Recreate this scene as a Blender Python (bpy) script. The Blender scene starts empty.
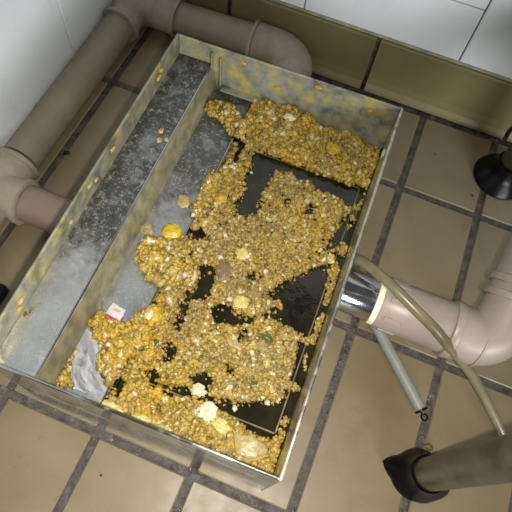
import bpy, bmesh, math, random
import numpy as np
from mathutils import Vector, Matrix, noise as mnoise

random.seed(7); rng = np.random.default_rng(7)
scene = bpy.context.scene
COL = scene.collection

# ---------------------------------------------------------------- camera
CAM = Vector((-0.0655, -0.4247, 0.5582))
RIGHT = Vector((0.92561017, 0.37202732, 0.06958072))
DOWN = Vector((0.36415838, -0.82531806, -0.43155391))
FWD = Vector((-0.10312362, 0.4247891, -0.89939966))
cd = bpy.data.cameras.new('camera'); cam = bpy.data.objects.new('camera', cd); COL.objects.link(cam)
cd.sensor_width = 36; cd.lens = 541.1 / 512 * 36; cd.clip_start = .01
m = Matrix((RIGHT, -DOWN, -FWD)).transposed().to_4x4(); m.translation = CAM
cam.matrix_world = m
scene.camera = cam

# ---------------------------------------------------------------- world, lights, exposure
w = bpy.data.worlds.new('world'); scene.world = w; w.use_nodes = True
w.node_tree.nodes['Background'].inputs[0].default_value = (.92, .97, 1, 1)
w.node_tree.nodes['Background'].inputs[1].default_value = .10
# phone flash, held beside the lens
sd = bpy.data.lights.new('phone_flash', 'SPOT'); so = bpy.data.objects.new('phone_flash', sd); COL.objects.link(so)
sd.energy = 14; sd.color = (1, .95, .87); sd.spot_size = math.radians(100); sd.spot_blend = 1; sd.shadow_soft_size = .006
so.location = CAM + RIGHT * .018 + DOWN * .012
aim = (FWD + DOWN * .36 - RIGHT * .17).normalized()
so.rotation_euler = aim.to_track_quat('-Z', 'Y').to_euler()
# light of the kitchen coming in past the photographer
ad = bpy.data.lights.new('kitchen_light', 'AREA'); ao = bpy.data.objects.new('kitchen_light', ad); COL.objects.link(ao)
ad.shape = 'RECTANGLE'; ad.size = 1.6; ad.size_y = .8; ad.energy = 92; ad.color = (.93, .98, 1)
ao.location = (1.9, -2.6, 1.0)
ao.rotation_euler = (Vector((-.2, 0, .2)) - ao.location).to_track_quat('-Z', 'Y').to_euler()

vs = scene.view_settings
vs.view_transform = 'Standard'; vs.look = 'None'; vs.gamma = 1; vs.use_curve_mapping = False
vs.exposure = 0.0

# ---------------------------------------------------------------- helpers
def lin(r, g, b):
    f = lambda c: (c / 255 / 12.92) if c / 255 <= .04045 else ((c / 255 + .055) / 1.055) ** 2.4
    return (f(r), f(g), f(b), 1)

def new_mat(name):
    mt = bpy.data.materials.new(name); mt.use_nodes = True
    nt = mt.node_tree; return mt, nt, nt.nodes['Principled BSDF']

def n_noise(nt, scale, detail=4, rough=.55, vec=None, dist=0):
    n = nt.nodes.new('ShaderNodeTexNoise'); n.inputs['Scale'].default_value = scale
    n.inputs['Detail'].default_value = detail; n.inputs['Roughness'].default_value = rough; n.inputs['Distortion'].default_value = dist
    if vec is None: vec = nt.nodes.new('ShaderNodeTexCoord').outputs['Object']
    nt.links.new(vec, n.inputs['Vector']); return n.outputs['Fac']

def n_ramp(nt, fac, stops):
    r = nt.nodes.new('ShaderNodeValToRGB'); nt.links.new(fac, r.inputs['Fac'])
    el = r.color_ramp.elements
    el[0].position, el[0].color = stops[0]; el[1].position, el[1].color = stops[-1]
    for p, c in stops[1:-1]:
        e = el.new(p); e.color = c
    return r.outputs['Color']

def n_mix(nt, fac, a, b, kind='MIX'):
    x = nt.nodes.new('ShaderNodeMix'); x.data_type = 'RGBA'; x.blend_type = kind
    for s, v in ((0, fac), (6, a), (7, b)):
        if hasattr(v, 'links') or hasattr(v, 'is_linked'): nt.links.new(v, x.inputs[s])
        else: x.inputs[s].default_value = v
    return x.outputs[2]

def n_math(nt, op, a, b=None, clamp=False):
    x = nt.nodes.new('ShaderNodeMath'); x.operation = op; x.use_clamp = clamp
    for i, v in enumerate((a, b)):
        if v is None: continue
        if hasattr(v, 'is_linked'): nt.links.new(v, x.inputs[i])
        else: x.inputs[i].default_value = v
    return x.outputs[0]

def n_bump(nt, bsdf, h, strength, dist=.001):
    b = nt.nodes.new('ShaderNodeBump'); b.inputs['Strength'].default_value = strength; b.inputs['Distance'].default_value = dist
    nt.links.new(h, b.inputs['Height']); nt.links.new(b.outputs[0], bsdf.inputs['Normal'])

def k(v): return (v, v, v, 1)

def plain(name, c, rough=.5, metal=0, scale=60, var=.18, bump=.15, spec=.5, coat=0):
    mt, nt, b = new_mat(name)
    f = n_noise(nt, scale)
    c2 = tuple(x * (1 - var) for x in c[:3]) + (1,); c1 = tuple(min(1, x * (1 + var)) for x in c[:3]) + (1,)
    nt.links.new(n_ramp(nt, f, [(.3, c2), (.7, c1)]), b.inputs['Base Color'])
    b.inputs['Roughness'].default_value = rough; b.inputs['Metallic'].default_value = metal
    b.inputs['Specular IOR Level'].default_value = spec; b.inputs['Coat Weight'].default_value = coat
    if bump: n_bump(nt, b, n_noise(nt, scale * 4, 3), bump)
    return mt

def steel(name, base, grime, g_lo, g_hi, g_scale, rough=(.16, .42), spot=None, dark_v=None):
    """Stainless sheet with dried-on grime (noise mask), optional specks; dark_v = (v0, v1) blackish mottle growing along local y."""
    mt, nt, b = new_mat(name)
    tc = nt.nodes.new('ShaderNodeTexCoord').outputs['Object']
    f = n_noise(nt, g_scale, 6, .62, tc, .4)
    mask = n_ramp(nt, f, [(g_lo, k(0)), (g_hi, k(1))])
    fine = n_noise(nt, 500, 2, .5, tc)
    steel_c = n_ramp(nt, n_noise(nt, 35, 4, .6, tc), [(.3, tuple(x * .8 for x in base[:3]) + (1,)), (.7, base)])
    grime_c = n_ramp(nt, n_noise(nt, 70, 5, .6, tc), [(.3, grime[0]), (.5, grime[1]), (.72, grime[2])])
    col = n_mix(nt, mask, steel_c, grime_c)
    metal = n_math(nt, 'SUBTRACT', 1.0, n_math(nt, 'MULTIPLY', mask, .92))
    if dark_v:  # mottled black tone that grows stronger with local y
        sx = nt.nodes.new('ShaderNodeSeparateXYZ'); nt.links.new(tc, sx.inputs[0])
        mr = nt.nodes.new('ShaderNodeMapRange'); nt.links.new(sx.outputs['Y'], mr.inputs[0])
        mr.inputs[1].default_value = dark_v[0]; mr.inputs[2].default_value = dark_v[1]
        dn = n_math(nt, 'ADD', mr.outputs[0], n_math(nt, 'MULTIPLY', n_math(nt, 'SUBTRACT', n_noise(nt, 55, 6, .65, tc, .6), .5), 1.5), True)
        dm = n_math(nt, 'MULTIPLY', dn, dark_v[2])
        col = n_mix(nt, dm, col, n_ramp(nt, n_noise(nt, 190, 6, .8, tc), [(.42, (.014, .014, .010, 1)), (.54, (.035, .034, .026, 1)), (.68, (.30, .29, .23, 1))]))
        metal = n_math(nt, 'MULTIPLY', metal, n_math(nt, 'SUBTRACT', 1.0, n_math(nt, 'MULTIPLY', dm, .9)))
    if spot:
        vo = nt.nodes.new('ShaderNodeTexVoronoi'); vo.inputs['Scale'].default_value = spot[0]; nt.links.new(tc, vo.inputs['Vector'])
        sm = n_ramp(nt, vo.outputs['Distance'], [(spot[1], k(1)), (spot[1] + .06, k(0))])
        gate = n_ramp(nt, n_noise(nt, 120, 3, .6, tc), [(.46, k(0)), (.56, k(1))])
        sm = n_math(nt, 'MULTIPLY', sm, gate)
        col = n_mix(nt, sm, col, spot[2])
        metal = n_math(nt, 'MULTIPLY', metal, n_math(nt, 'SUBTRACT', 1.0, sm))
    nt.links.new(col, b.inputs['Base Color']); nt.links.new(metal, b.inputs['Metallic'])
    mr2 = nt.nodes.new('ShaderNodeMapRange'); nt.links.new(mask, mr2.inputs[0])
    mr2.inputs[3].default_value = rough[0]; mr2.inputs[4].default_value = rough[1]
    nt.links.new(mr2.outputs[0], b.inputs['Roughness'])
    n_bump(nt, b, n_math(nt, 'ADD', n_math(nt, 'MULTIPLY', mask, .6), n_math(nt, 'MULTIPLY', fine, .25)), .25, .0006)
    return mt

# ---------------------------------------------------------------- materials
def tile_mat(name, c_lo, c_hi, rough, stain, sheen=.5):
    mt, nt, b = new_mat(name)
    oi = nt.nodes.new('ShaderNodeObjectInfo')
    tc = nt.nodes.new('ShaderNodeTexCoord').outputs['Object']
    sh = nt.nodes.new('ShaderNodeVectorMath'); sh.operation = 'ADD'; nt.links.new(tc, sh.inputs[0])
    cb = nt.nodes.new('ShaderNodeCombineXYZ'); nt.links.new(n_math(nt, 'MULTIPLY', oi.outputs['Random'], 13.), cb.inputs[0]); nt.links.new(cb.outputs[0], sh.inputs[1])
    v = sh.outputs[0]
    base = n_ramp(nt, n_noise(nt, 9, 5, .55, v), [(.3, c_lo), (.7, c_hi)])
    speck = n_ramp(nt, n_noise(nt, 260, 2, .5, v), [(.66, k(0)), (.74, k(1))])
    col = n_mix(nt, n_math(nt, 'MULTIPLY', speck, .22), base, stain)
    dirt = n_ramp(nt, n_noise(nt, 16, 6, .65, v), [(.56, k(0)), (.75, k(1))])
    col = n_mix(nt, n_math(nt, 'MULTIPLY', dirt, .35), col, stain)
    nt.links.new(col, b.inputs['Base Color'])
    nt.links.new(n_ramp(nt, n_noise(nt, 30, 4, .6, v), [(.3, k(rough * .75)), (.7, k(rough * 1.25))]), b.inputs['Roughness'])
    b.inputs['Specular IOR Level'].default_value = sheen
    n_bump(nt, b, n_noise(nt, 180, 3, .5, v), .08, .0006)
    return mt

M = {}
M['tile'] = tile_mat('beige_floor_tile', lin(114, 101, 76), lin(130, 116, 90), .42, lin(78, 66, 44))
M['skirt'] = tile_mat('brown_skirting_tile', lin(112, 101, 66), lin(130, 118, 82), .4, lin(92, 78, 50))
M['white_tile'] = tile_mat('white_wall_tile', lin(232, 236, 236), lin(242, 244, 244), .22, lin(206, 210, 204))
mt, nt, b = new_mat('dark_grout'); M['grout'] = mt
nt.links.new(n_ramp(nt, n_noise(nt, 90, 5, .65), [(.3, lin(42, 38, 34)), (.6, lin(86, 79, 71)), (.8, lin(126, 118, 108))]), b.inputs['Base Color'])
nt.links.new(n_ramp(nt, n_noise(nt, 40, 4), [(.42, k(.08)), (.6, k(.6))]), b.inputs['Roughness'])
n_bump(nt, b, n_noise(nt, 350, 4, .6), .9, .002)
M['wall_grout'] = plain('grey_wall_grout', lin(120, 124, 120), .8, scale=40)
M['pvc'] = plain('beige_pvc', lin(148, 134, 124), .40, scale=25, var=.07, bump=.03)
M['pvc_dim'] = plain('dimmed_brown_pvc', lin(138, 126, 106), .48, scale=30, var=.12, bump=.06)  # same plastic as the outlet pipe, its dimmer light put into the colour
M['pvc_branch'] = plain('mauve_brown_pvc', lin(134, 114, 102), .48, scale=30, var=.10, bump=.06)
M['pvc_dusty'] = plain('dusty_pvc_fitting', lin(156, 144, 126), .6, scale=60, var=.18, bump=.1)
M['gasket'] = plain('cream_rubber', lin(222, 220, 190), .5, scale=80, var=.06)
M['rubber'] = plain('black_rubber', lin(8, 8, 10), .30, scale=80, var=.3, spec=.16, bump=.05)
M['hose'] = None
mt, nt, b = new_mat('cloudy_plastic_hose'); M['hose'] = mt
nt.links.new(n_ramp(nt, n_noise(nt, 50, 4), [(.3, lin(120, 110, 84)), (.7, lin(146, 136, 108))]), b.inputs['Base Color'])
b.inputs['Roughness'].default_value = .3; b.inputs['Transmission Weight'].default_value = .3; b.inputs['Subsurface Weight'].default_value = .3
b.inputs['Subsurface Radius'].default_value = (.005, .004, .003)
M['tube'] = plain('grey_white_plastic', lin(134, 138, 129), .45, scale=60, var=.08)
M['leg'] = steel('satin_steel_leg', (.20, .185, .15, 1), (lin(66, 59, 44), lin(80, 72, 55), lin(98, 88, 68)), .40, .8, 22, (.32, .5))
M['polished'] = steel('polished_steel', (.50, .50, .50, 1), (lin(90, 84, 74), lin(120, 112, 100), lin(140, 132, 118)), .62, .85, 40, (.14, .35))
M['wall_steel'] = steel('box_steel_sheet', (.60, .59, .56, 1), (lin(96, 88, 66), lin(130, 120, 92), lin(158, 150, 122)), .5, .8, 30, (.13, .4))
M['left_steel'] = steel('left_steel_with_yellow_grime', (.50, .49, .43, 1), (lin(82, 79, 58), lin(122, 117, 88), lin(182, 162, 88)), .30, .58, 42, (.3, .65))
M['right_steel'] = steel('right_steel_wet', (.62, .60, .54, 1), (lin(110, 100, 70), lin(150, 140, 104), lin(180, 164, 116)), .42, .62, 45, (.25, .5))
M['back_steel'] = steel('back_steel_with_scale', (.60, .61, .58, 1), (lin(88, 90, 78), lin(136, 136, 116), lin(182, 162, 66)), .18, .46, 24, (.35, .7))
M['ledge_steel'] = steel('ledge_steel_blacker_to_back', (.70, .70, .68, 1), (lin(70, 70, 62), lin(110, 110, 100), lin(150, 150, 138)), .55, .85, 60, (.2, .45), (420, .22, lin(120, 122, 108)), (.035, .135, .96))
M['plate_steel'] = steel('plate_steel', (.74, .74, .73, 1), (lin(66, 66, 60), lin(100, 98, 86), lin(140, 132, 100)), .56, .85, 50, (.2, .4), (260, .2, lin(140, 136, 112)), (.08, .24, .92))
M['step_steel'] = steel('step_steel_brownish', (.46, .42, .32, 1), (lin(104, 98, 76), lin(132, 124, 98), lin(164, 156, 128)), .18, .42, 40, (.35, .55))  # brown-grey mottle over the whole step face
M['basket_steel'] = steel('basket_steel_brown_film', (.22, .20, .14, 1), (lin(70, 60, 34), lin(96, 84, 48), lin(120, 104, 62)), .25, .5, 60, (.4, .6))
mt, nt, b = new_mat('black_waste_water'); M['water'] = mt
nt.links.new(n_ramp(nt, n_noise(nt, 40, 4), [(.35, (.009, .0075, .004, 1)), (.7, (.026, .021, .009, 1))]), b.inputs['Base Color'])
b.inputs['Roughness'].default_value = .06
n_bump(nt, b, n_noise(nt, 60, 3), .25, .002)
mt, nt, b = new_mat('food_scum'); M['food'] = mt
at = nt.nodes.new('ShaderNodeVertexColor'); at.layer_name = 'Col'
nt.links.new(n_mix(nt, .35, at.outputs['Color'], n_ramp(nt, n_noise(nt, 420, 3, .6), [(.3, k(.45)), (.7, k(1))]), 'MULTIPLY'), b.inputs['Base Color'])
b.inputs['Roughness'].default_value = .38; b.inputs['Subsurface Weight'].default_value = .05; b.inputs['Subsurface Radius'].default_value = (.002, .0015, .0006)
n_bump(nt, b, n_noise(nt, 900, 3, .6), .5, .0008)

def food_mat(name, c, rough=.35, sss=.25, var=.14):
    mt, nt, b = new_mat(name)
    nt.links.new(n_ramp(nt, n_noise(nt, 240, 4, .6), [(.3, tuple(x * (1 - 2 * var) for x in c[:3]) + (1,)), (.65, c)]), b.inputs['Base Color'])
    b.inputs['Roughness'].default_value = rough; b.inputs['Subsurface Weight'].default_value = sss; b.inputs['Subsurface Radius'].default_value = (.004, .003, .0015)
    n_bump(nt, b, n_noise(nt, 600, 3, .6), .4, .0008)
    return mt
M['f_tan'] = food_mat('tan_food', lin(178, 158, 106), .35, .08)
M['f_pale'] = food_mat('pale_yellow_food', lin(210, 192, 118), .35, .12)
M['f_white'] = food_mat('white_food', lin(212, 203, 170), .35, .12)
M['f_yellow'] = food_mat('bright_yellow_food', lin(190, 160, 24), .3, .08)
M['f_egg'] = food_mat('golden_food', lin(196, 164, 56), .35, .08)
M['f_green'] = food_mat('green_food', lin(88, 92, 36), .35, .08)
M['f_pink'] = food_mat('pinkish_food', lin(128, 104, 74), .3, .06)
M['f_clear'] = food_mat('glassy_onion', lin(214, 196, 140), .15, .5)
M['paper'] = food_mat('wet_white_paper', lin(196, 198, 203), .4, .05, .05)
M['red'] = food_mat('red_print', lin(196, 60, 50), .5, .05)
M['orange'] = food_mat('orange_print', lin(226, 150, 70), .5, .05)
M['blackbit'] = plain('black_speck', lin(16, 15, 13), .5)
mt, nt, b = new_mat('soapy_bubble'); M['bubble'] = mt
nt.links.new(n_ramp(nt, n_noise(nt, 300), [(.3, k(.75)), (.7, k(.95))]), b.inputs['Base Color'])
b.inputs['Roughness'].default_value = .03; b.inputs['Transmission Weight'].default_value = 1; b.inputs['IOR'].default_value = 1.2

# ---------------------------------------------------------------- object helpers
def link_mesh(name, me, mat, parent=None):
    o = bpy.data.objects.new(name, me); COL.objects.link(o)
    if mat is not None: me.materials.append(mat) if not me.materials else None
    if parent is not None: o.parent = parent
    return o

def mesh_obj(name, verts, faces, mat, parent=None, smooth=False):
    me = bpy.data.meshes.new(name); me.from_pydata([tuple(v) for v in verts], [], faces); me.update()
    if smooth: me.polygons.foreach_set('use_smooth', [True] * len(me.polygons))
    return link_mesh(name, me, mat, parent)

def bm_obj(name, bm, mat, parent=None, smooth=False):
    me = bpy.data.meshes.new(name); bm.normal_update(); bm.to_mesh(me); bm.free()
    if smooth:
        me.polygons.foreach_set('use_smooth', [True] * len(me.polygons))
        try: me.set_sharp_from_angle(angle=math.radians(38))
        except Exception: pass
    return link_mesh(name, me, mat, parent)

def bm_box(bm, x0, x1, y0, y1, z0, z1, bev=0, seg=1):
    r = bmesh.ops.create_cube(bm, size=1)
    for v in r['verts']:
        v.co = Vector((x0 + (v.co.x + .5) * (x1 - x0), y0 + (v.co.y + .5) * (y1 - y0), z0 + (v.co.z + .5) * (z1 - z0)))
    if bev:
        ed = list({e for v in r['verts'] for e in v.link_edges})
        bmesh.ops.bevel(bm, geom=ed, offset=bev, segments=seg, affect='EDGES', profile=.5)

def box(name, dims, mat, parent=None, bev=0, seg=1):
    bm = bmesh.new(); bm_box(bm, *dims, bev=bev, seg=seg); return bm_obj(name, bm, mat, parent)

def bm_sweep(bm, path, radii, seg=28, caps=True, up=Vector((0, 0, 1))):
    path = [Vector(p) for p in path]; n = len(path)
    if not hasattr(radii, '__len__'): radii = [radii] * n
    rings = []; ref = None
    for i, p in enumerate(path):
        a = path[max(0, i - 1)]; c = path[min(n - 1, i + 1)]
        t = (c - a)
        if t.length < 1e-9: t = path[min(n - 1, i + 2)] - path[max(0, i - 2)]
        t.normalize()
        if ref is None:
            ref = up - t * up.dot(t)
            if ref.length < 1e-3: ref = Vector((1, 0, 0)) - t * t.x
        else: ref = ref - t * ref.dot(t)
        ref.normalize(); bi = t.cross(ref)
        rings.append([bm.verts.new(p + (ref * math.cos(q) + bi * math.sin(q)) * radii[i]) for q in (2 * math.pi * j / seg for j in range(seg))])
    for r0, r1 in zip(rings, rings[1:]):
        for j in range(seg):
            bm.faces.new((r0[j], r0[(j + 1) % seg], r1[(j + 1) % seg], r1[j]))
    if caps:
        bm.faces.new(rings[0][::-1]); bm.faces.new(rings[-1])

def sweep(name, path, radii, mat, parent=None, seg=28, caps=True):
    bm = bmesh.new(); bm_sweep(bm, path, radii, seg, caps)
    bmesh.ops.recalc_face_normals(bm, faces=bm.faces); return bm_obj(name, bm, mat, parent, True)

def lathe_line(a, b, prof):
    """points and radii for a turned profile [(t along, r)] between a and b (t in metres)"""
    a = Vector(a); d = (Vector(b) - a).normalized(); return [a + d * t for t, r in prof], [r for t, r in prof]

def turned(name, a, b, prof, mat, parent=None, seg=32):
    p, r = lathe_line(a, b, prof)
    a = Vector(a); d = (Vector(b) - a).normalized()
    ref = Vector((0, 0, 1)) - d * d.z
    if ref.length < 1e-3: ref = Vector((1, 0, 0))
    ref.normalize(); bi = d.cross(ref); bm = bmesh.new(); rings = []
    for q, rr in zip(p, r):
        rings.append([bm.verts.new(q + (ref * math.cos(x) + bi * math.sin(x)) * rr) for x in (2 * math.pi * j / seg for j in range(seg))])
    for r0, r1 in zip(rings, rings[1:]):
        for j in range(seg): bm.faces.new((r0[j], r0[(j + 1) % seg], r1[(j + 1) % seg], r1[j]))
    bm.faces.new(rings[0][::-1]); bm.faces.new(rings[-1])
    bmesh.ops.recalc_face_normals(bm, faces=bm.faces)
    return bm_obj(name, bm, mat, parent, True)

def tag(o, label, cat=None, group=None, kind=None):
    if label: o['label'] = label
    if cat: o['category'] = cat
    if group: o['group'] = group
    if kind: o['kind'] = kind
    return o

def empty(name, loc=(0, 0, 0), rz=0):
    o = bpy.data.objects.new(name, None); COL.objects.link(o); o.location = loc; o.rotation_euler = (0, 0, rz); o.empty_display_size = .02
    return o

# box frame: u across, v from the front edge to the back edge
YAW = .0235; OX, OY = -.2655, -.3945
W, L, H, T = .2340, .3515, .166, .0024
CY, SY = math.cos(YAW), math.sin(YAW)
def bw(u, v, z): return Vector((OX + u * CY - v * SY, OY + u * SY + v * CY, z))

# ---------------------------------------------------------------- setting: floor
XL, YB = -.447, .146
fl = box('floor', (XL - .02, .50, -.95, YB + .02, -.03, -.0015), M['grout'])
tag(fl, 'beige rectangular floor tiles with dark wet grout', None, None, 'structure')
tile_cache = {}
def tile(name, x0, x1, y0, y1, z0, z1, mat, parent, plane='xy'):
    """one tile; alike sizes share a mesh"""
    sx, sy, sz = round(x1 - x0, 5), round(y1 - y0, 5), round(z1 - z0, 5)
    key = (sx, sy, sz, mat.name)
    c = Vector(((x0 + x1) / 2, (y0 + y1) / 2, (z0 + z1) / 2))
    if key not in tile_cache:
        bm = bmesh.new(); bm_box(bm, -sx / 2, sx / 2, -sy / 2, sy / 2, -sz / 2, sz / 2, bev=min(.0012, min(sx, sy, sz) * .3))
        me = bpy.data.meshes.new(name); bm.to_mesh(me); bm.free(); me.materials.append(mat); tile_cache[key] = me
    o = bpy.data.objects.new(name, tile_cache[key]); COL.objects.link(o); o.location = c; o.parent = parent
    return o
G = .0042
for i in range(-5, 5):
    for j in range(-5, 1):
        x0, x1 = i * .1 + G, (i + 1) * .1 - G
        y0, y1 = j * .2 + G, (j + 1) * .2 - G
        x0 = max(x0, XL + .001); y1 = min(y1, YB - .023)
        if j == -5: y0 = -.95
        if x1 - x0 < .01: continue
        dz = rng.uniform(-.0003, .0003)
        tile('floor_tile', x0, x1, y0, y1, -.012 + dz, .0 + dz, M['tile'], fl)

# ---------------------------------------------------------------- setting: back wall and left wall
wb = box('wall_back', (XL - .02, .50, YB, YB + .05, -.03, 1.0), M['wall_grout'])
tag(wb, 'white tiled back wall with beige skirting tiles at its foot', None, None, 'structure')
ZS = .082
for i in range(-2, 4):
    x0, x1 = -.091 + .2 * (i - 1) + .003, -.091 + .2 * i - .003
    x0 = max(x0, XL); x1 = min(x1, .5)
    if x1 - x0 < .02: continue
    # skirting tile with a coved foot
    bm = bmesh.new()
    prof = [(YB, .002), (YB - .016, .002), (YB - .0155, .006), (YB - .0115, .012), (YB - .0095, .022), (YB - .009, ZS - .002), (YB - .0075, ZS), (YB, ZS)]
    a = [bm.verts.new((x0, y, z)) for y, z in prof]; c = [bm.verts.new((x1, y, z)) for y, z in prof]
    for q in range(len(prof)):
        r = (q + 1) % len(prof); bm.faces.new((a[q], a[r], c[r], c[q]))
    bm.faces.new(a[::-1]); bm.faces.new(c); bmesh.ops.recalc_face_normals(bm, faces=bm.faces)
    bm_obj('skirting_tile', bm, M['skirt'], wb)
# pale mortar bead on the skirting and dark mortar in its joints
for i in range(-1, 3):
    xj = -.091 + .2 * i
    box('skirting_joint', (xj - .003, xj + .003, YB - .0055, YB + .001, .002, ZS), M['grout'], wb)
box('mortar_bead', (XL, .5, YB - .0045, YB + .001, ZS, ZS + .0035), plain('pale_mortar', lin(166, 160, 136), .85, scale=70, var=.3, bump=.6), wb)
rows = [(ZS + .003, .157, .0085), (.1585, .3585, .0085), (.3600, .560, .0085), (.5615, .7615, .0085), (.763, .963, .0085)]
for z0, z1, xo in rows:
    for i in range(-3, 4):
        x0, x1 = xo + .2015 * (i - 1) + .0008, xo + .2015 * i - .0008
        x0 = max(x0, XL); x1 = min(x1, .5)
        if x1 - x0 < .02: continue
        dz = .13 if i > 0 else 0
        tile('wall_tile', x0, x1, YB - .004, YB + .002, z0 + (dz if z0 > ZS + .004 else 0), z1 + dz, M['white_tile'], wb)
wl = box('wall_left', (XL - .05, XL, -.95, YB + .05, -.03, 1.0), M['wall_grout'])
tag(wl, 'white tiled side wall behind the long drain pipe', None, None, 'structure')
for z0, z1 in ((.002, .2515), (.253, .453), (.4545, .6545), (.656, .856), (.8575, .99)):
    for i in range(-4, 2):
        y0, y1 = -.0075 + .2015 * (i - 1) + .0008, -.0075 + .2015 * i - .0008
        y0 = max(y0, -.95); y1 = min(y1, YB)
        if y1 - y0 < .02: continue
        tile('wall_tile', XL - .002, XL + .004, y0, y1, z0, z1, M['white_tile'], wl)

# ---------------------------------------------------------------- grease trap
trap = tag(empty('grease_trap', (OX, OY, 0), YAW), 'open stainless steel grease trap box full of food waste and dark water', 'grease trap')
BV = .0007
box('bottom_plate', (T, W - T, T, L - T, .001, .004), M['wall_steel'], trap)
box('wall_panel', (0, T, 0, L, 0, H), M['left_steel'], trap, BV)['label'] = 'side wall caked with yellow grime'
box('wall_panel', (W - T, W, 0, L, 0, H), M['right_steel'], trap, BV)
box('wall_panel', (T, W - T, 0, T, 0, H), M['wall_steel'], trap, BV)['label'] = 'shiny front wall reflecting the floor tiles'
box('wall_panel', (T, W - T, L - T, L, 0, H), M['back_steel'], trap, BV)['label'] = 'grey back wall with yellow scale'
ZL, ZP, ZW = .143, .110, .094
UL, UP, UD = .0385, .0432, .0845
box('ledge', (T, UL, T, L - T, ZL - .0016, ZL), M['ledge_steel'], trap, .0004)['label'] = 'flat steel ledge mottled black toward the back'
sweep('ledge_lip', [(UL, T, ZL - .0002), (UL, L - T, ZL - .0002)], .0010, M['polished'], trap, 10)['label'] = 'bright rounded edge of the ledge'
bm = bmesh.new()
q = [(UL, ZL), (UL + .0012, ZL - .0004), (UP + .001, ZP), (UP - .0005, ZP - .001), (UL - .0008, ZL - .0012)]
a = [bm.verts.new((u, T, z)) for u, z in q]; c = [bm.verts.new((u, L - T, z)) for u, z in q]
for i in range(5): bm.faces.new((a[i], a[(i + 1) % 5], c[(i + 1) % 5], c[i]))
bm.faces.new(a[::-1]); bm.faces.new(c); bmesh.ops.recalc_face_normals(bm, faces=bm.faces)
bm_obj('step_panel', bm, M['step_steel'], trap)
box('floor_plate', (UP, UD, T, L - T, ZP - .0016, ZP), M['plate_steel'], trap, .0004)
box('divider', (UD, UD + .0016, T, .322, .004, ZP + .0055), M['polished'], trap, .0005)['label'] = 'thin upright divider plate'
# guide channel on the back wall and the angle strip that runs off it
box('guide_channel', (.0385, .0402, L - T - .0045, L - T, ZL - .026, H - .006), M['back_steel'], trap, .0005)
box('guide_channel', (.0480, .0497, L - T - .0045, L - T, ZL - .026, H - .010), M['back_steel'], trap, .0005)
box('angle_strip', (.0497, .098, L - T - .0075, L - T, ZL - .0275, ZL - .0255), M['back_steel'], trap, .0005)
# outlet stub
SV, SZ, SR = .1800, .105, .0205
turned('outlet_stub', (W - .001, SV, SZ), (W + 1, SV, SZ), [(0, SR + .004), (.002, SR + .004), (.0032, SR + .0005), (.004, SR), (.036, SR), (.0365, SR - .001)], M['polished'], trap)['label'] = 'polished round steel outlet stub'

# ---------------------------------------------------------------- water and basket
wt = box('waste_water', (UD + .002, W - T - .0003, T + .0003, L - T - .0003, .005, ZW), M['water'])
wt.location = (OX, OY, 0); wt.rotation_euler = (0, 0, YAW)
tag(wt, 'black murky waste water filling the grease trap', 'water', None, 'stuff')
BU0, BU1, BV0, BV1 = .1035, .2235, .0385, .2995
bk = tag(empty('strainer_basket', (OX, OY, 0), YAW), 'thin rectangular steel strainer basket sunk in the dark water of the trap', 'basket')
ZB = ZW + .0008
for d in ((BU0, BU0 + .0012, BV0, BV1, .012, ZB), (BU1 - .0012, BU1, BV0, BV1, .012, ZB), (BU0, BU1, BV0, BV0 + .0012, .012, ZB), (BU0, BU1, BV1 - .0012, BV1, .012, ZB)):
    box('side_panel', d, M['basket_steel'], bk)
box('base_panel', (BU0, BU1, BV0, BV1, .010, .012), M['basket_steel'], bk)

# ---------------------------------------------------------------- food scum
DARK=[
[(107,297),(129,300),(163,298),(202,296),(224,298),(226,284),(221,273),(213,272),(203,277),(184,277),(174,284),(163,282),(149,284),(137,284),(135,268),(132,242),(129,218),(118,217),(111,254)],
[(111,230),(120,240),(136,242),(137,228),(122,218)],
[(107,154),(112,161),(122,156),(126,143),(124,128),(115,130)],
[(104,128),(118,134),(127,132),(125,124),(110,119)],
[(133,120),(145,129),(163,122),(172,128),(174,120),(158,112),(141,109)],
[(175,153),(182,167),(194,178),(205,192),(220,204),(223,181),(227,157),(222,133),(213,126),(204,130),(191,129),(178,130),(184,139),(193,146)],
[(222,264),(223,247),(221,225),(214,216),(213,231),(216,253)],
[(151,162),(159,169),(167,165),(157,158)],
[(86,185),(94,192),(100,186),(96,175),(89,176)],
[(90,160),(97,165),(98,158),(93,156)],
[(88,135),(94,140),(96,132),(94,125)],
[(108,71),(112,80),(120,73),(121,62),(114,58)],
[(103,48),(108,54),(116,48),(118,36),(112,35)],
[(116,42),(132,43),(148,53),(153,47),(142,37),(127,34)],
[(140,55),(150,65),(159,61),(159,48),(151,43)],
[(85,30),(89,35),(95,27),(94,16),(89,19)],
[(150,46),(171,50),(190,52),(204,59),(219,64),(224,58),(225,34),(203,32),(193,35),(176,39),(156,40)],
[(221,76),(233,79),(235,58),(228,54)],
[(215,119),(224,123),(225,104),(219,101)],
[(86,311),(91,319),(97,294),(98,274),(95,264),(90,284)],
[(106,118),(111,122),(115,103),(113,90),(108,96)],
[(162,110),(169,112),(170,103),(166,101)],
[(164,77),(171,78),(172,71),(166,71)],
[(182,258),(190,259),(189,247),(181,246)],
[(154,258),(162,258),(164,249),(156,247)],
]
PLATE=[
[(48,147),(57,156),(70,160),(85,172),(99,161),(102,143),(101,124),(90,117),(71,117),(57,130)],
[(45,65),(51,79),(73,73),(79,90),(93,101),(106,87),(108,68),(94,58),(88,42),(88,20),(85,17),(78,27),(66,36),(64,47),(53,56)],
[(38,8),(41,18),(42,29),(42,41),(46,41),(47,29),(50,21),(58,12)],
[(40,319),(53,328),(73,327),(90,313),(95,294),(82,291),(67,307),(51,307)],
[(78,222),(80,248),(94,241),(92,209),(89,188),(81,193)],
]
RES = .001
NU, NV = int(W / RES) + 1, int(L / RES) + 1
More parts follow.
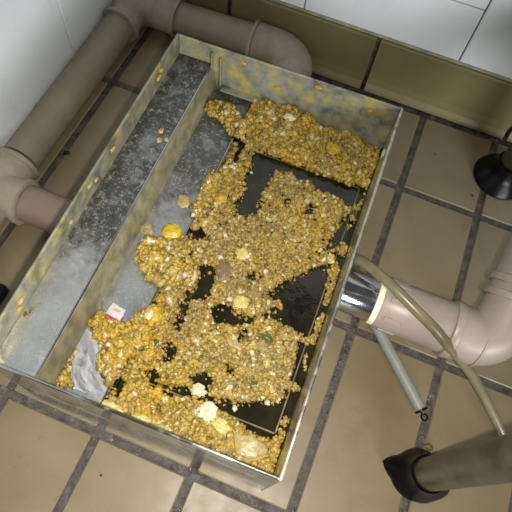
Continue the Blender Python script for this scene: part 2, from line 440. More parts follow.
uu, vv = np.meshgrid(np.arange(NU) * RES, np.arange(NV) * RES, indexing='ij')

def inpoly(poly):
    P = np.array(poly) / 1000.; r = np.zeros_like(uu, bool); n = len(P)
    for i in range(n):
        (x0, y0), (x1, y1) = P[i], P[(i + 1) % n]
        if y0 == y1: continue
        cnd = ((y0 > vv) != (y1 > vv)) & (uu < (x1 - x0) * (vv - y0) / (y1 - y0) + x0)
        r ^= cnd
    return r

def blur(a, n):
    for _ in range(n):
        p = np.pad(a, 1, mode='edge'); a = (p[:-2, 1:-1] + p[2:, 1:-1] + p[1:-1, :-2] + p[1:-1, 2:] + 2 * p[1:-1, 1:-1]) / 6
    return a

def vnoise(scale, seed):
    g = np.random.default_rng(seed); n0, n1 = int(W / scale) + 4, int(L / scale) + 4
    t = g.random((n0, n1)); x, y = uu / scale, vv / scale
    i, j = x.astype(int), y.astype(int); fx, fy = x - i, y - j
    fx, fy = fx * fx * (3 - 2 * fx), fy * fy * (3 - 2 * fy)
    return (t[i, j] * (1 - fx) + t[i + 1, j] * fx) * (1 - fy) + (t[i, j + 1] * (1 - fx) + t[i + 1, j + 1] * fx) * fy

N1 = vnoise(.010, 1); N2 = vnoise(.005, 2); N3 = vnoise(.0025, 3); N4 = vnoise(.03, 4)
rag = (N2 - .5) * .7 + (N3 - .5) * .5
pool = (uu > UD + .002) & (uu < W - T - .001) & (vv > T + .001) & (vv < L - T - .001)
dark = np.zeros_like(uu)
for P in DARK: dark[inpoly(P)] = 1
food = np.where(pool, 1.0, 0.0) * (1 - dark)
inb = (uu > BU0) & (uu < BU1) & (vv > BV0) & (vv < BV1)
food = blur(food, 2)
# small gaps of water between the clumps
gap = np.where(inb, .62 * np.clip((N2 * .55 + N3 * .45 - np.where(vv > .2, .475, .515)) * 8, 0, 1), .35 * np.clip((N2 - .72) * 6, 0, 1))
strip = (uu > BU1 - .006)                                      # thin, patchy strip along the right wall
gap = np.where(strip & (vv < .30), np.clip((N1 * .5 + N2 * .5 - np.where(vv < .2, .46, .38)) * 5, 0, .9), gap)
fm = (food - gap + rag * .5 > .45) & pool
# straight edge where the basket's back wall stops the scum
fm &= ~((vv > BV1 - .018) & (vv < BV1) & (dark > .5))
fmf = fm.astype(float); soft = blur(fmf, 4); wide = blur(fmf, 14)
hgt = ZW - .0012 + np.clip(soft * 1.25 - .25, 0, 1) * (.0024 + .0026 * N1 + .0030 * N2) + wide * .0015
bank = np.clip((vv - .300) / .04, 0, 1); hgt += np.where(fm, bank * (np.interp(uu, [.08, .10, .145, .16, .185, .205, .215, .235], [.006, .016, .017, .009, .011, .009, .003, .002]) * (.55 + .9 * N1) + .002 * N2), 0)          # heaped against the back wall
front = np.clip((.045 - vv) / .03, 0, 1); hgt += np.where(fm, front * (.004 + .004 * N1), 0)
gapz = (uu < BU0 + .002) & pool; hgt += np.where(fm & gapz, .003 + .003 * N1, 0)

plate = np.zeros_like(uu)
for P in PLATE: plate[inpoly(P)] = 1
okp = (uu > UP + .0015) & (uu < UD + .012) & (vv > T + .001) & (vv < L - T - .008)
pf = blur(plate * okp, 2); pm = (pf + rag * .6 > .45) & okp
psoft = blur(pm.astype(float), 6)
phgt = ZP - .001 + np.clip(psoft * 1.2 - .2, 0, 1) * (.005 + .004 * N1 + .003 * N2)
pm &= ~((vv > .20) & (vv < .255) & (uu < .070))

PAL = {k_: [np.array(lin(*c)[:3]) for c in v_] for k_, v_ in dict(
    yellow=[(200, 160, 56), (186, 144, 48), (208, 172, 76), (170, 130, 46), (214, 184, 98)],
    tan=[(174, 146, 86), (160, 132, 72), (190, 164, 106), (146, 118, 62), (200, 178, 124), (168, 138, 72)],
    pale=[(204, 192, 150), (214, 206, 176), (192, 178, 122)],
    dark=[(104, 84, 42), (122, 100, 54)],
    green=[(112, 116, 40), (96, 104, 36)]).items()}

YEL, TAN = np.array(lin(184, 152, 52)[:3]), np.array(lin(160, 139, 80)[:3])
def pick(u, v, nn):
    yel = .35
    if v > .295: yel = .95
    elif v < .05: yel = .65
    elif u < .10: yel = .5
    r = rng.random()
    if r < .09: return PAL['pale'][rng.integers(3)] * rng.uniform(.85, 1.1)
    if r < .14: return PAL['dark'][rng.integers(2)] * rng.uniform(.9, 1.2)
    if r < .146: return PAL['green'][rng.integers(2)]
    t = min(1, max(0, yel + (nn - .5) * .9 + rng.normal() * .16))
    return (TAN * (1 - t) + YEL * t) * rng.uniform(.74, 1.2)

# crumb templates: lumpy low-poly grains
TEMPL = []
for s in range(20):
    bm = bmesh.new(); bmesh.ops.create_icosphere(bm, subdivisions=2 if s < 10 else 1, radius=1)
    off = Vector((s * 7.1, s * 3.3, 1))
    for vt in bm.verts:
        vt.co *= 1 + .75 * mnoise.noise(vt.co * 1.4 + off) + .35 * mnoise.noise(vt.co * 3.3 + off)
    vts = np.array([v_.co[:] for v_ in bm.verts]); fcs = np.array([[x.index for x in f_.verts] for f_ in bm.faces]); bm.free()
    TEMPL.append((vts, fcs))

def rand_rot():
    q = rng.normal(size=4); q /= np.linalg.norm(q); a_, b_, c_, d_ = q
    return np.array([[1 - 2 * (c_ * c_ + d_ * d_), 2 * (b_ * c_ - a_ * d_), 2 * (b_ * d_ + a_ * c_)],
                     [2 * (b_ * c_ + a_ * d_), 1 - 2 * (b_ * b_ + d_ * d_), 2 * (c_ * d_ - a_ * b_)],
                     [2 * (b_ * d_ - a_ * c_), 2 * (c_ * d_ + a_ * b_), 1 - 2 * (b_ * b_ + c_ * c_)]])

def scum(name, mask, height, n, label, rmin=.0006, rmax=.0030, floor_z=ZW):
    """a soft mass with many crumbs on it: one uncountable heap"""
    V, F, C = [], [], []; nv = 0
    idx = -np.ones(mask.shape, int); cell = mask[:-1, :-1] & mask[1:, :-1] & mask[:-1, 1:] & mask[1:, 1:]
    use = np.zeros(mask.shape, bool)
    use[:-1, :-1] |= cell; use[1:, :-1] |= cell; use[:-1, 1:] |= cell; use[1:, 1:] |= cell
    ii, jj = np.nonzero(use); idx[ii, jj] = np.arange(len(ii))
    jit = (rng.random((len(ii), 2)) - .5) * .0006
    V.append(np.stack([uu[ii, jj] + jit[:, 0], vv[ii, jj] + jit[:, 1], height[ii, jj] + (N3[ii, jj] - .5) * .0024 + (rng.random(len(ii)) - .5) * .0011], 1))
    C.append(np.array([pick(uu[a_, b_], vv[a_, b_], N4[a_, b_]) * .74 for a_, b_ in zip(ii, jj)]).reshape(-1, 3))  # mass darker than its crumbs: shade of the crevices put into the colour
    ci, cj = np.nonzero(cell)
    a_, b_, c_, d_ = idx[ci, cj], idx[ci + 1, cj], idx[ci + 1, cj + 1], idx[ci, cj + 1]
    F.append(np.stack([a_, b_, c_], 1)); F.append(np.stack([a_, c_, d_], 1)); nv = len(ii)
    mi, mj = np.nonzero(mask)
    if len(mi) == 0: return
    cw = .15 + (N1[mi, mj] * N2[mi, mj]) ** 1.3 * 3; sel = rng.choice(len(mi), n, p=cw / cw.sum())
    for s in sel:
        u, v = uu[mi[s], mj[s]] + rng.uniform(-.5, .5) * RES, vv[mi[s], mj[s]] + rng.uniform(-.5, .5) * RES
        r = rmin + (rmax - rmin) * rng.random() ** 2.6
        vt, fc = TEMPL[rng.integers(10) + (0 if r > .0013 else 10)]
        P = (vt * np.array([r, r * rng.uniform(.7, 1), r * rng.uniform(.6, .9)])) @ rand_rot().T
        P = P + np.array([u, v, height[mi[s], mj[s]] - r * .05 + rng.random() * .0012])
        V.append(P); F.append(fc + nv); nv += len(P)
        col = pick(u, v, N4[mi[s], mj[s]]); C.append(np.repeat(col[None], len(P), 0))
    V = np.concatenate(V); F = np.concatenate(F); C = np.concatenate(C)
    # keep everything inside the steel walls
    V[:, 0] = np.clip(V[:, 0], UP + .001, W - T - .0006); V[:, 1] = np.clip(V[:, 1], T + .0006, L - T - .0006)
    me = bpy.data.meshes.new(name); me.vertices.add(len(V)); me.vertices.foreach_set('co', V.ravel())
    me.loops.add(F.size); me.loops.foreach_set('vertex_index', F.ravel().astype(np.int32))
    me.polygons.add(len(F)); me.polygons.foreach_set('loop_start', np.arange(0, F.size, 3, dtype=np.int32))
    me.polygons.foreach_set('use_smooth', np.ones(len(F), bool)); me.update(calc_edges=True); me.validate()
    ca = me.color_attributes.new('Col', 'FLOAT_COLOR', 'POINT')
    ca.data.foreach_set('color', np.concatenate([np.clip(C, 0, 1), np.ones((len(C), 1))], 1).astype(np.float32).ravel())
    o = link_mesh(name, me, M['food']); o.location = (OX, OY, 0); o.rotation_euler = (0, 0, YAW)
    tag(o, label, 'food waste', None, 'stuff')
    return o

spread = blur(fmf, 45)
loose = inb & ~fm & (spread > .10) & (rng.random(uu.shape) < .20 * np.clip(spread * 3, 0, 1)) & (uu < BU1 - .004) & (vv < BV1 - .012)
mb = fm & (vv >= BV1); mf = fm & (vv <= BV0) & (uu > .086); mg = fm & (uu <= BU0) & (vv < BV1) & (vv > BV0)
mr_ = fm & (uu >= BU1) & (vv < BV1) & (vv > BV0); mi_ = fm & inb
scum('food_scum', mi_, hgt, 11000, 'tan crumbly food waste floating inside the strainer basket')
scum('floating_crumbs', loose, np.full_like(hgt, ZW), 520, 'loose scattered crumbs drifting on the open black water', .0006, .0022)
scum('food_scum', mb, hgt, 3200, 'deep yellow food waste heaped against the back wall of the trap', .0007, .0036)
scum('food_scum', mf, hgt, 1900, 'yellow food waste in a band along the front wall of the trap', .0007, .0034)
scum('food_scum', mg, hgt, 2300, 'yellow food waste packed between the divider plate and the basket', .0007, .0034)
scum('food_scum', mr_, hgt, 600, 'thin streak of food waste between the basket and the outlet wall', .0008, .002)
pA = pm & (vv > .10) & (vv < .185); pB = pm & (vv <= .105) & (uu > .055); pC = pm & (vv <= .105) & (uu <= .055); pD = pm & (vv > .26); pE = pm & (vv > .185) & (vv < .26)
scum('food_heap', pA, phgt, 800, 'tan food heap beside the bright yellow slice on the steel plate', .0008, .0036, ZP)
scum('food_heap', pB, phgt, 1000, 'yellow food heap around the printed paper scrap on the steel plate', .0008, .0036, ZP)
scum('food_heap', pC, phgt, 260, 'small food smear against the step beside the thin white sheet', .001, .0028, ZP)
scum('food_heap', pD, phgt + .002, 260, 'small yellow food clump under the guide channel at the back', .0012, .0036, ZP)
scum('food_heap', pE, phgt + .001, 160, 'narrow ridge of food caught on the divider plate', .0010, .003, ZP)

def top_z(u, v):
    i, j = min(NU - 1, max(0, int(round(u / RES)))), min(NV - 1, max(0, int(round(v / RES))))
    if u < UL: return ZL
    if pm[i, j]: return phgt[i, j]
    if u < UD: return ZP
    return hgt[i, j] if fm[i, j] else ZW

# ---------------------------------------------------------------- single pieces of food
def lump(name, u, v, size, mat, label, group=None, rz=0, seed=0, amp=.45, cat='food', flat=False, z=None, tilt=0):
    bm = bmesh.new(); bmesh.ops.create_icosphere(bm, subdivisions=4 if max(size) > .009 else 3, radius=1)
    off = Vector((seed * 5.7 + 2, seed * 1.9, seed * .7))
    for vt in bm.verts:
        n_ = vt.co.normalized()
        if flat: n_ = Vector((max(-.85, min(.85, n_.x)), max(-.8, min(.8, n_.y)), max(-.75, min(.75, n_.z)))) * 1.15
        vt.co = n_ * (1 + amp * mnoise.noise(n_ * 1.5 + off) + amp * .45 * mnoise.noise(n_ * 3.7 + off) + .10 * mnoise.noise(n_ * 8 + off))
        vt.co = Vector((vt.co.x * size[0] / 2, vt.co.y * size[1] / 2, vt.co.z * size[2] / 2))
    o = bm_obj(name, bm, mat, None, True)
    if z is None: z = top_z(u, v)
    o.location = bw(u, v, z + size[2] * .28); o.rotation_euler = (tilt, tilt * .6, YAW + rz)
    tag(o, label, cat, group); return o

mm = .001
lump('food_slice', .0745, .1665, (17*mm, 14*mm, 5*mm), M['f_yellow'], 'bright yellow smooth slice lying on the heap on the steel plate', rz=.5, seed=1, amp=.28, z=ZP + .010, tilt=.12)
lump('food_chunk', .0690, .2050, (12*mm, 12*mm, 5*mm), M['f_tan'], 'flat pale tan chunk alone on the bare steel plate', seed=2)
lump('food_chunk', .0500, .1640, (12*mm, 10*mm, 6*mm), M['f_tan'], 'tan lump at the step, behind the tan heap', seed=3, z=ZP)
G1 = 'small tan crumbs on the steel ledge'
for u, v, s in ((.0275, .2500, 5), (.0300, .2400, 4.2), (.0360, .2430, 3.6)):
    lump('food_crumb', u, v, (s*mm, s*1.2*mm, s*.7*mm), M['f_tan'], 'small pale tan crumb stuck on the dark ledge', G1, seed=int(s * 10), z=ZL)
lump('egg_piece', .0925, .0885, (13*mm, 16*mm, 8*mm), M['f_egg'], 'golden egg piece beside the divider, next to the paper scrap', seed=5, z=ZP + .006, rz=.3)
lump('egg_piece', .0905, .0860, (6*mm, 8*mm, 5*mm), M['f_white'], 'white egg bit on top of the golden egg piece', seed=6, z=ZP + .012)
lump('food_chunk', .1395, .1790, (12*mm, 12*mm, 6*mm), M['f_pale'], 'pale yellow squarish chunk amid tan crumbs inside the basket', seed=7, amp=.2, flat=True, rz=.6)
lump('food_chunk', .1560, .1330, (13*mm, 12*mm, 7*mm), M['f_pale'], 'large pale yellow chunk at the edge of the open dark water', seed=8, amp=.25, flat=True, rz=.25)
# pale wedge
bm = bmesh.new(); pts = [(-8, -4), (8, -5), (0, 7)]
a = [bm.verts.new((x*mm, y*mm, 0)) for x, y in pts]; c = [bm.verts.new((x*.7*mm, y*.7*mm, 5*mm)) for x, y in pts]
for i in range(3): bm.faces.new((a[i], a[(i+1) % 3], c[(i+1) % 3], c[i]))
bm.faces.new(a[::-1]); bm.faces.new(c); bmesh.ops.bevel(bm, geom=list(bm.edges), offset=.0008, segments=2, affect='EDGES')
o = bm_obj('food_wedge', bm, M['f_tan'], None, True); o.location = bw(.1685, .1435, ZW + .001); o.rotation_euler = (.1, .05, .6)
tag(o, 'wedge-shaped pale piece next to the large pale yellow chunk', 'food')
# onion slice: a curved strip
bm = bmesh.new(); P = []; 
for i in range(9):
    t = i / 8; P.append((Vector(((t - .5) * 20*mm, math.sin(t * math.pi) * 5*mm, 0)), (.0014 + .0022 * math.sin(math.pi * t))))
bm_sweep(bm, [p for p, r in P], [r for p, r in P], 12)
for vt in bm.verts: vt.co.z *= .55
o = bm_obj('onion_slice', bm, M['f_clear'], None, True); o.location = bw(.1010, .1400, ZW + .0075); o.rotation_euler = (0, .1, -1.05)
tag(o, 'curved translucent onion slice lying over the basket edge', 'food')
lump('food_chunk', .1640, .0335, (17*mm, 13*mm, 7*mm), M['f_white'], 'whitish soft lump in the front food band beside the yellow lump', seed=10, amp=.6)
lump('food_chunk', .1790, .0275, (20*mm, 11*mm, 7*mm), M['f_pale'], 'biggest pale yellow lump in the food band along the front wall', seed=11, amp=.6, rz=-.15)
lump('food_chunk', .0930, .0085, (22*mm, 7*mm, 7*mm), M['f_pale'], 'long pale chunk wedged at the divider end by the front wall', seed=12, amp=.25, rz=-.05)
lump('food_chunk', .1180, .0085, (17*mm, 8*mm, 7*mm), M['f_pale'], 'pale lump against the front wall, next to the long pale chunk', seed=13, amp=.3, rz=0)
lump('food_chunk', .1400, .0080, (16*mm, 7*mm, 6*mm), M['f_tan'], 'tan lump against the front wall, further from the divider', seed=14)
lump('food_chunk', .2060, .0200, (26*mm, 18*mm, 8*mm), M['f_tan'], 'large dull tan lump in the front corner by the outlet wall', seed=15, amp=.25)
lump('food_chunk', .2010, .0190, (6*mm, 5*mm, 5*mm), M['f_white'], 'white bit on top of the large dull tan lump', seed=16, z=ZW + .009)
lump('egg_piece', .1300, .3330, (11*mm, 7*mm, 6*mm), M['f_white'], 'white egg bit on the yellow heap at the back wall', seed=17)
lump('food_chunk', .1640, .0950, (18*mm, 8*mm, 5*mm), M['f_tan'], 'long tan chunk in the middle of the floating crumbs', seed=18, rz=-.5)
lump('food_chunk', .1500, .0480, (12*mm, 9*mm, 4*mm), M['f_white'], 'whitish chunk floating on the dark water near the front', amp=.7, seed=19, rz=.2)
lump('food_chunk', .2180, .2090, (9*mm, 10*mm, 7*mm), M['f_pale'], 'pale yellow lump against the outlet wall behind the stub', seed=20)
lump('food_chunk', .1290, .1560, (13*mm, 18*mm, 5*mm), M['f_pink'], 'pinkish brown shred beside the pale squarish chunk', seed=21, rz=.3)
lump('food_chunk', .1830, .3270, (16*mm, 13*mm, 8*mm), M['f_egg'], 'golden egg lump in the heap at the back wall', seed=22)
lump('food_chunk', .0990, .2240, (11*mm, 12*mm, 7*mm), M['f_egg'], 'golden lump on the ridge between the plate and the basket', seed=23)
lump('vegetable_piece', .1880, .1100, (13*mm, 11*mm, 5*mm), M['f_green'], 'olive green vegetable piece floating near the outlet side', seed=24)
lump('vegetable_piece', .1960, .0690, (12*mm, 7*mm, 4*mm), M['f_green'], 'green vegetable shred near the front end of the basket', seed=25)
lump('vegetable_piece', .2265, .2680, (5*mm, 11*mm, 5*mm), M['f_green'], 'green shred stuck against the outlet wall near the back', seed=26)
lump('vegetable_piece', .1430, .2790, (8*mm, 8*mm, 4*mm), M['f_green'], 'green shred in the dark water near the back of the basket', seed=27)
lump('vegetable_piece', .1020, .0700, (6*mm, 9*mm, 4*mm), M['f_green'], 'dark green leaf bit beside the golden egg piece', seed=28)
G2 = 'small whitish bits floating in the basket'
for i in range(60):
    for _ in range(50):
        u, v = rng.uniform(.112, .218), rng.uniform(.045, .285)
        if i < 15: u, v = rng.normal(.198, .012), rng.normal(.262, .008)
        elif i < 28: u, v = rng.normal(.200, .010), rng.normal(.078, .012)
        u, v = min(.218, max(.110, u)), min(.285, max(.045, v))
        if top_z(u, v) > ZW + .001 or rng.random() < .12: break
    s = rng.uniform(2.6, 5.2)
    lump('food_crumb', u, v, (s*mm*rng.uniform(1, 1.7), s*mm, s*.7*mm), M['f_white' if i % 3 else 'f_pale'], 'small whitish bit floating among the crumbs in the basket', G2, rz=rng.uniform(0, 3), seed=40 + i)
G3 = 'pale and white bits on the yellow heap at the back wall'
for i in range(12):
    u, v = rng.uniform(.10, .225), rng.uniform(.303, .335); s = rng.uniform(2.5, 5)
    lump('food_crumb', u, v, (s*mm*1.3, s*mm, s*.8*mm), M['f_pale' if i % 2 else 'f_white'], 'small pale bit on the yellow heap at the back wall', G3, rz=rng.uniform(0, 3), seed=120 + i)
G4 = 'yellow stuck-on crumbs of the back wall'
for i, (u, z) in enumerate(((.205, .150), (.150, .158), (.110, .139), (.072, .157))):
    o = lump('food_crumb', u, L - T - .0008, (6*mm, 2.6*mm, 4.5*mm), M['f_yellow'], 'yellow crumb stuck to the inside of the back wall', G4, seed=150 + i, z=z)
G5 = 'yellowish stuck-on crumbs of the grimy side wall'
for i, (v, z) in enumerate(((.046, .150), (.051, .155), (.163, .158), (.172, .154), (.205, .1575), (.300, .154), (.306, .158), (.128, .152))):
    lump('food_crumb', T + .0008, v, (2.4*mm, (3.5 + 4.5 * rng.random())*mm, (2.5 + 2.5 * rng.random())*mm), M['f_egg' if i in (0, 5, 6) else 'f_tan'], 'yellowish crumb stuck to the inside of the grimy side wall', G5, seed=170 + i, z=z)
lump('food_chunk', W - T - .001, .3050, (3*mm, 9*mm, 9*mm), M['f_white'], 'white flake stuck high on the outlet wall near the back corner', seed=190, z=.148)

# ---------------------------------------------------------------- white sheet and printed scrap
def sheet(name, outline, mat, z_amp, seed, thick=.0006):
    bm = bmesh.new(); n = len(outline); cx = sum(p[0] for p in outline) / n; cy = sum(p[1] for p in outline) / n
    R_ = 6; rings = []
    for r in range(1, R_ + 1):
        f_ = r / R_; rings.append([bm.verts.new((cx + (x - cx) * f_, cy + (y - cy) * f_, 0)) for x, y in outline])
    cv = bm.verts.new((cx, cy, 0))
    for j in range(n): bm.faces.new((cv, rings[0][j], rings[0][(j + 1) % n]))
    for a_, b_ in zip(rings, rings[1:]):
        for j in range(n): bm.faces.new((a_[j], b_[j], b_[(j + 1) % n], a_[(j + 1) % n]))
    for vt in bm.verts:
        vt.co.z = z_amp * (.5 + mnoise.noise(Vector((vt.co.x * 150, vt.co.y * 150, seed))) * .8)
    ex = bmesh.ops.solidify(bm, geom=list(bm.faces), thickness=-thick)
    bmesh.ops.recalc_face_normals(bm, faces=bm.faces)
    return bm_obj(name, bm, mat, None, True)
out = [(44, 59), (43, 47), (43, 38), (47, 26), (53, 17), (60, 11), (69, 11), (81, 10), (87, 14), (82, 27), (71, 38), (67, 48), (55, 56)]
o = sheet('white_sheet', [((u - 55)*mm, (v - 32)*mm) for u, v in out], M['paper'], .0010, 3.1); o.location = bw(.055, .032, ZP + .0006); o.rotation_euler = (0, 0, YAW)  # whitish area on the plate, built as a thin uneven sheet
tag(o, 'thin white sheet flat on the steel plate by the front wall', 'paper')
sc = tag(empty('paper_scrap', bw(.0625, .0790, ZP + .0085), YAW + .35), 'small white paper scrap with a red stripe on the yellow heap', 'paper')
sc.rotation_euler = (.10, -.06, YAW - .12)
o = sheet('sheet', [(-7*mm, -6*mm), (0, -6.3*mm), (7*mm, -6*mm), (7.3*mm, 0), (6.6*mm, 6*mm), (0, 5.6*mm), (-6.5*mm, 6.4*mm), (-7.2*mm, 0)], M['paper'], .0010, 8.2, .0008); o.parent = sc
o = sheet('printed_stripe', [(-6.6*mm, -6.1*mm), (0, -6.4*mm), (6.6*mm, -6.1*mm), (6.8*mm, -4.4*mm), (0, -4.6*mm), (-6.7*mm, -4.4*mm)], M['red'], .0010, 8.2, .0005); o.location.z = .0007; o.parent = sc
o = sheet('printed_mark', [(-4*mm, 1.2*mm), (-1*mm, .4*mm), (2*mm, 1*mm), (4.5*mm, 2.2*mm), (1.5*mm, 3.2*mm), (-2*mm, 2.8*mm)], M['orange'], .0010, 8.2, .0004); o.location.z = .0007; o.parent = sc

# foam bubbles on the open water: nobody could count them
bm = bmesh.new()
for i in range(120):
    a_, r_ = rng.uniform(0, 6.28), rng.random() ** .6 * .013; rr = rng.uniform(.0005, .0017)
    x, y = math.cos(a_) * r_ * .7, math.sin(a_) * r_ * 1.2
    t = bmesh.ops.create_icosphere(bm, subdivisions=2, radius=rr); bmesh.ops.translate(bm, verts=t['verts'], vec=(x, y, rr * .3))
o = bm_obj('foam', bm, M['bubble'], None, True); o.location = bw(.2080, .1480, ZW); tag(o, 'patch of tiny foam bubbles on the open dark water', 'foam', None, 'stuff')

# ---------------------------------------------------------------- inlet drain pipe along the walls
def arc(c, a0, a1, r, ex, ey, n=14):
    c = Vector(c); ex = Vector(ex); ey = Vector(ey)
    return [c + ex * (math.cos(a0 + (a1 - a0) * i / n) * r) + ey * (math.sin(a0 + (a1 - a0) * i / n) * r) for i in range(n + 1)]
PR = .0212; PX, PZ = -.4205, .0285; PY = .1165
pipe = tag(empty('drain_pipe', (PX, -.05, 0)), 'dull brown plastic drain pipe run along both walls behind the trap', 'pipe')
def pp(o):
    o.parent = pipe; o.matrix_parent_inverse = Matrix.Translation((-PX, .05, 0)); return o
pp(sweep('pipe', [(PX, -.170, PZ), (PX, .075, PZ)], PR, M['pvc_dim']))
pp(sweep('pipe', [(PX + .060, PY, PZ), (-.244, PY, PZ + .006)], PR, M['pvc_dim']))
TY = -.2165
pp(sweep('pipe', [(PX + .040, TY, PZ), (-.2702, TY, PZ)], PR, M['pvc_branch']))['label'] = 'mauve brown branch pipe into the trap'
pp(sweep('pipe', [(PX, -.262, PZ), (PX, -.60, PZ)], PR, M['pvc_dim']))
# tee
RS = PR + .0028
def fitting_tee(x, y, ends, up=None):
    t = empty('tee_fitting', (0, 0, 0)); t.parent = pipe; t.matrix_parent_inverse = Matrix.Translation((-PX, .05, 0))
    for e in ends:
        d = Vector(e[:3]); ln = e[3]
        p0 = Vector((x, y, PZ)) - d * .006
        prof = [(0, RS - .001), (.006, RS - .0004), (ln, RS), (ln + .0005, RS + .0022), (ln + .005, RS + .0024), (ln + .0062, RS + .001), (ln + .0066, PR)]
        turned('socket', p0, p0 + d, prof, M['pvc_dusty'], t)
    bm = bmesh.new(); bmesh.ops.create_uvsphere(bm, u_segments=28, v_segments=16, radius=RS)
    bmesh.ops.translate(bm, verts=bm.verts, vec=(x, y, PZ)); bm_obj('body', bm, M['pvc_dusty'], t, True)
    return t
fitting_tee(PX, TY, ((0, 1, 0, .042), (0, -1, 0, .042), (1, 0, 0, .038)))
# corner elbow
el = empty('corner_fitting'); el.parent = pipe; el.matrix_parent_inverse = Matrix.Translation((-PX, .05, 0))
RC = .026
cpath = [(PX, .070, PZ)] + arc((PX + RC, PY - RC, PZ), math.pi, math.pi / 2, RC, (1, 0, 0), (0, 1, 0)) + [(PX + .066, PY, PZ)]
sweep('bend', cpath, RS, M['pvc_dusty'], el)
turned('socket_rim', (PX, .066, PZ), (PX, 1, PZ), [(0, PR), (.0004, RS + .0018), (.006, RS + .0026), (.0068, RS)], M['pvc_dusty'], el)
turned('socket_rim', (PX + .060, PY, PZ), (1, PY, PZ), [(0, RS), (.0008, RS + .0026), (.006, RS + .002), (.0066, PR)], M['pvc_dusty'], el)
# elbow that turns from the back wall to the trap
e2 = empty('end_elbow'); e2.parent = pipe; e2.matrix_parent_inverse = Matrix.Translation((-PX, .05, 0))
EX, EZ = -.246, PZ + .006; RE = RS + .001
epath = [(EX, PY, EZ), (EX + .030, PY, EZ)] + arc((EX + .030, PY - .036, EZ), math.pi / 2, 0, .036, (1, 0, 0), (0, 1, 0)) + [(EX + .066, PY - .05, EZ), (EX + .066, -.0412, EZ)]
sweep('bend', epath, RE, M['pvc_dusty'], e2)
turned('socket_rim', (EX - .003, PY, EZ), (1, PY, EZ), [(0, PR), (.0008, RE + .002), (.005, RE + .002), (.006, RE)], M['pvc_dusty'], e2)

# ---------------------------------------------------------------- outlet pipe on the other side
S0 = bw(W, SV, SZ); DU = Vector((CY, SY, 0)); DUo = DU.copy()
DU = Vector((1, .012, .0)).normalized()
op = tag(empty('outlet_pipe', (S0.x + .05, S0.y, 0)), 'pinkish beige plastic outlet pipe bending away from the steel stub', 'pipe')
def po(o):
    o.parent = op; o.matrix_parent_inverse = Matrix.Translation((-(S0.x + .05), -S0.y, 0)); return o
P0 = S0 + DUo * .0330
po(turned('gasket_ring', P0, P0 + DUo, [(0, SR), (.0003, SR + .0016), (.0052, SR + .002), (.0060, SR + .0006), (.0062, SR - .002)], M['gasket']))['label'] = 'cream rubber gasket ring'
P1 = P0 + DUo * .0050
CL = .066
cp = po(turned('coupler', P1, P1 + DU, [(0, .0205), (.0004, .0228), (.001, .0232), (CL * .5, .0236), (CL, .0240)], M['pvc']))
# raised grip ribs around the mouth of the coupler
for a_ in range(0, 360, 45):
    bm = bmesh.new(); bm_box(bm, .006, .022, -.0026, .0026, .0228, .0246, bev=.0007)
    mrot = Matrix.Rotation(math.radians(a_ + 12), 4, 'X')
    bmesh.ops.transform(bm, matrix=Matrix.Translation(P1) @ DU.to_track_quat('X', 'Z').to_matrix().to_4x4() @ mrot, verts=bm.verts)
    o = bm_obj('grip_rib', bm, M['pvc'], cp)
P2 = P1 + DU * CL
po(turned('collar', P2 - DU * .002, P2 + DU, [(0, .0238), (.0006, .0262), (.0015, .0268), (.0070, .0268), (.0078, .0262), (.0082, .0245)], M['pvc']))
DR = Vector((.06, .90, .40)).normalized()
A = P2 + DU * .004; Bc = A + DU * .026
# smooth bend from DU to DR
bend = [A, A + DU * .012]
K = Bc + DU * .012
for i in range(1, 16):
    t = i / 16; bend.append((A + DU * .012) * (1 - t) ** 2 + K * 2 * t * (1 - t) + (K + DR * .034) * t * t)
bend += [K + DR * .034, K + DR * .050]
po(sweep('elbow', bend, .0252, M['pvc'], None, 36))
seam_a = A + DU * .0235
po(turned('seam_ring', seam_a - DU * .001, seam_a + DU, [(0, .0250), (.0005, .0256), (.0018, .0256), (.0023, .0250)], M['pvc']))
E1 = K + DR * .040
po(turned('collar', E1, E1 + DR, [(0, .025), (.0006, .0278), (.006, .0282), (.0068, .0262), (.010, .0252), (.0135, .0256), (.0142, .0284), (.0200, .0284), (.021, .0262)], M['pvc']))
E2 = E1 + DR * .020
po(sweep('riser_pipe', [E2, E2 + DR * .20], .0255, M['pvc'], None, 32))

# ---------------------------------------------------------------- hose, small tube
def catmull(P, n=10):
    P = [Vector(p) for p in P]; out = []
    Q = [P[0] * 2 - P[1]] + P + [P[-1] * 2 - P[-2]]
    for i in range(1, len(Q) - 2):
        for j in range(n):
            t = j / n; a_, b_, c_, d_ = Q[i - 1], Q[i], Q[i + 1], Q[i + 2]
            out.append(.5 * ((2 * b_) + (c_ - a_) * t + (2 * a_ - 5 * b_ + 4 * c_ - d_) * t * t + (3 * b_ - a_ - 3 * c_ + d_) * t ** 3))
    return out + [P[-1]]
hp = catmull([(-.0225, -.178, .045), (-.0245, -.182, .090), (-0.0312, -0.1849, 0.118), (-0.0222, -0.1908, 0.131), (0.0027, -0.2055, 0.139), (0.0296, -0.2193, 0.1385), (0.0482, -0.2256, 0.133), (0.0672, -0.2288, 0.118), (0.1035, -0.2289, 0.08), (0.1346, -0.2343, 0.046), (0.1703, -0.2512, 0.016), (0.1914, -0.2699, 0.007), (.24, -.285, .006), (.32, -.29, .006)])
o = sweep('drain_hose', hp, .0047, M['hose'], None, 16); tag(o, 'cloudy beige plastic hose looping over the outlet pipe', 'hose')
tb = tag(empty('plastic_tube', (.065, -.23, 0)), 'thin grey white plastic tube lying on the floor under the outlet pipe', 'tube')
def pt(o):
    o.parent = tb; o.matrix_parent_inverse = Matrix.Translation((-.065, .23, 0)); return o
ta, te = Vector((.018, -.185, .0062)), Vector((.0905, -.2575, .0062)); td = (te - ta).normalized()
pt(sweep('tube', [ta, te], .0060, M['tube'], None, 20))
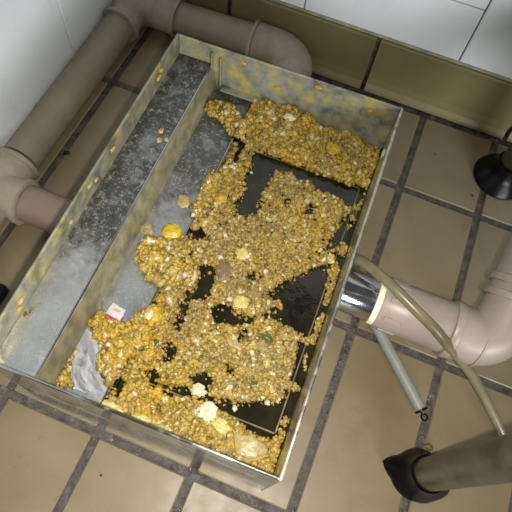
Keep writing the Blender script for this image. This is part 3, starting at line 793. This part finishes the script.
pt(turned('end_ring', te - td * .001, te + td, [(0, .0058), (.0003, .0068), (.0022, .0068), (.0026, .0050)], M['rubber']))['label'] = 'black ring on the tube end'
lp = [Vector((te.x + .006 + .0032 * math.cos(a_), te.y - .0045 + .0032 * math.sin(a_), .0022 + .0008 * math.sin(a_ * 2))) for a_ in (math.pi * 2 * i / 16 for i in range(16))]
pt(sweep('wire_loop', [te - td * .001 - Vector((0, 0, .0035))] + lp[6:] + lp[:6], .0009, M['rubber'], None, 8))

# ---------------------------------------------------------------- table legs with rubber feet
def leg(cx, cy, r, label, outline=None, foot_r=.030, top=.62, seed=0):
    t = tag(empty('table_leg', (cx, cy, 0)), label, 'table leg')
    turned('tube', (0, 0, .012), (0, 0, 1), [(0, r * .94), (.001, r), (top, r)], M['leg'], t, 40)
    n = 40; bm = bmesh.new(); rings = []
    prof = [(1.0, 0.0), (1.02, .003), (.93, .008), (.74, .015), (.62, .021), (.565, .028), (.545, .0335), (.515, .0335), (.505, .026)]
    for f_, z in prof:
        ring = []
        for j in range(n):
            a_ = 2 * math.pi * j / n
            fr = foot_r if outline is None else outline(a_)
            inner = r * 1.10
            k_ = (f_ - .505) / (1.0 - .505)
            rr = inner * (1.0 if z < .03 or f_ > .52 else 1.0) + (fr - inner) * max(0, k_)
            ring.append(bm.verts.new((rr * math.cos(a_), rr * math.sin(a_), z)))
        rings.append(ring)
    for a_, b_ in zip(rings, rings[1:]):
        for j in range(n): bm.faces.new((a_[j], a_[(j + 1) % n], b_[(j + 1) % n], b_[j]))
    bm.faces.new(rings[0][::-1]); bm.faces.new(rings[-1])
    bmesh.ops.recalc_face_normals(bm, faces=bm.faces)
    bm_obj('rubber_foot', bm, M['rubber'], t, True)
    return t
FOOT = [(-180, 36), (-154, 27), (-114, 24.5), (-82, 23.5), (-38, 25), (-3, 32), (40, 27), (103, 26), (151, 25), (180, 36)]
def torn(a_):
    d = math.degrees((a_ + math.pi) % (2 * math.pi) - math.pi)
    return float(np.interp(d, [p[0] for p in FOOT], [p[1] for p in FOOT])) * .001
leg(.1045, -.3190, .0150, 'round steel table leg with a pointed black rubber foot, beside the small tube', torn)
leg(.1150, .0690, .0145, 'round steel table leg with a flared black rubber foot, near the back wall', None, .034)
blk = box('black_block', (-.40, -.3555, -.345, -.306, .0005, .016), M['rubber'], None, .003, 2)  # black shape on the floor, built as a plain low block
tag(blk, 'low black block on the floor at the side of the trap', 'rubber block')

# ---------------------------------------------------------------- small litter on the floor
def litter(name, x, y, s, mat, label, seed, cat='debris'):
    o = lump(name, 0, 0, s, mat, label, seed=seed, cat=cat, z=0); o.location = (x, y, s[2] * .42); return o
litter('vegetable_scrap', .1085, -.2880, (8*mm, 7*mm, 5*mm), M['f_green'], 'yellow green vegetable scrap on the grout beside the pointed foot', 201)
litter('dirt_speck', -.3940, -.1250, (7*mm, 5*mm, 3*mm), M['blackbit'], 'black dirt speck on the grout beside the long drain pipe', 202)
litter('dirt_speck', .0880, .0260, (2.4*mm, 2.4*mm, 1.5*mm), M['blackbit'], 'tiny black speck on a tile in front of the flared foot', 203)
litter('dirt_speck', .0290, .0690, (2*mm, 2*mm, 1.2*mm), M['blackbit'], 'tiny black speck on the tile between skirting and trap', 204)
litter('dirt_speck', -.1780, -.4330, (2*mm, 2*mm, 1.2*mm), M['blackbit'], 'tiny brown speck on a tile in front of the trap', 205)
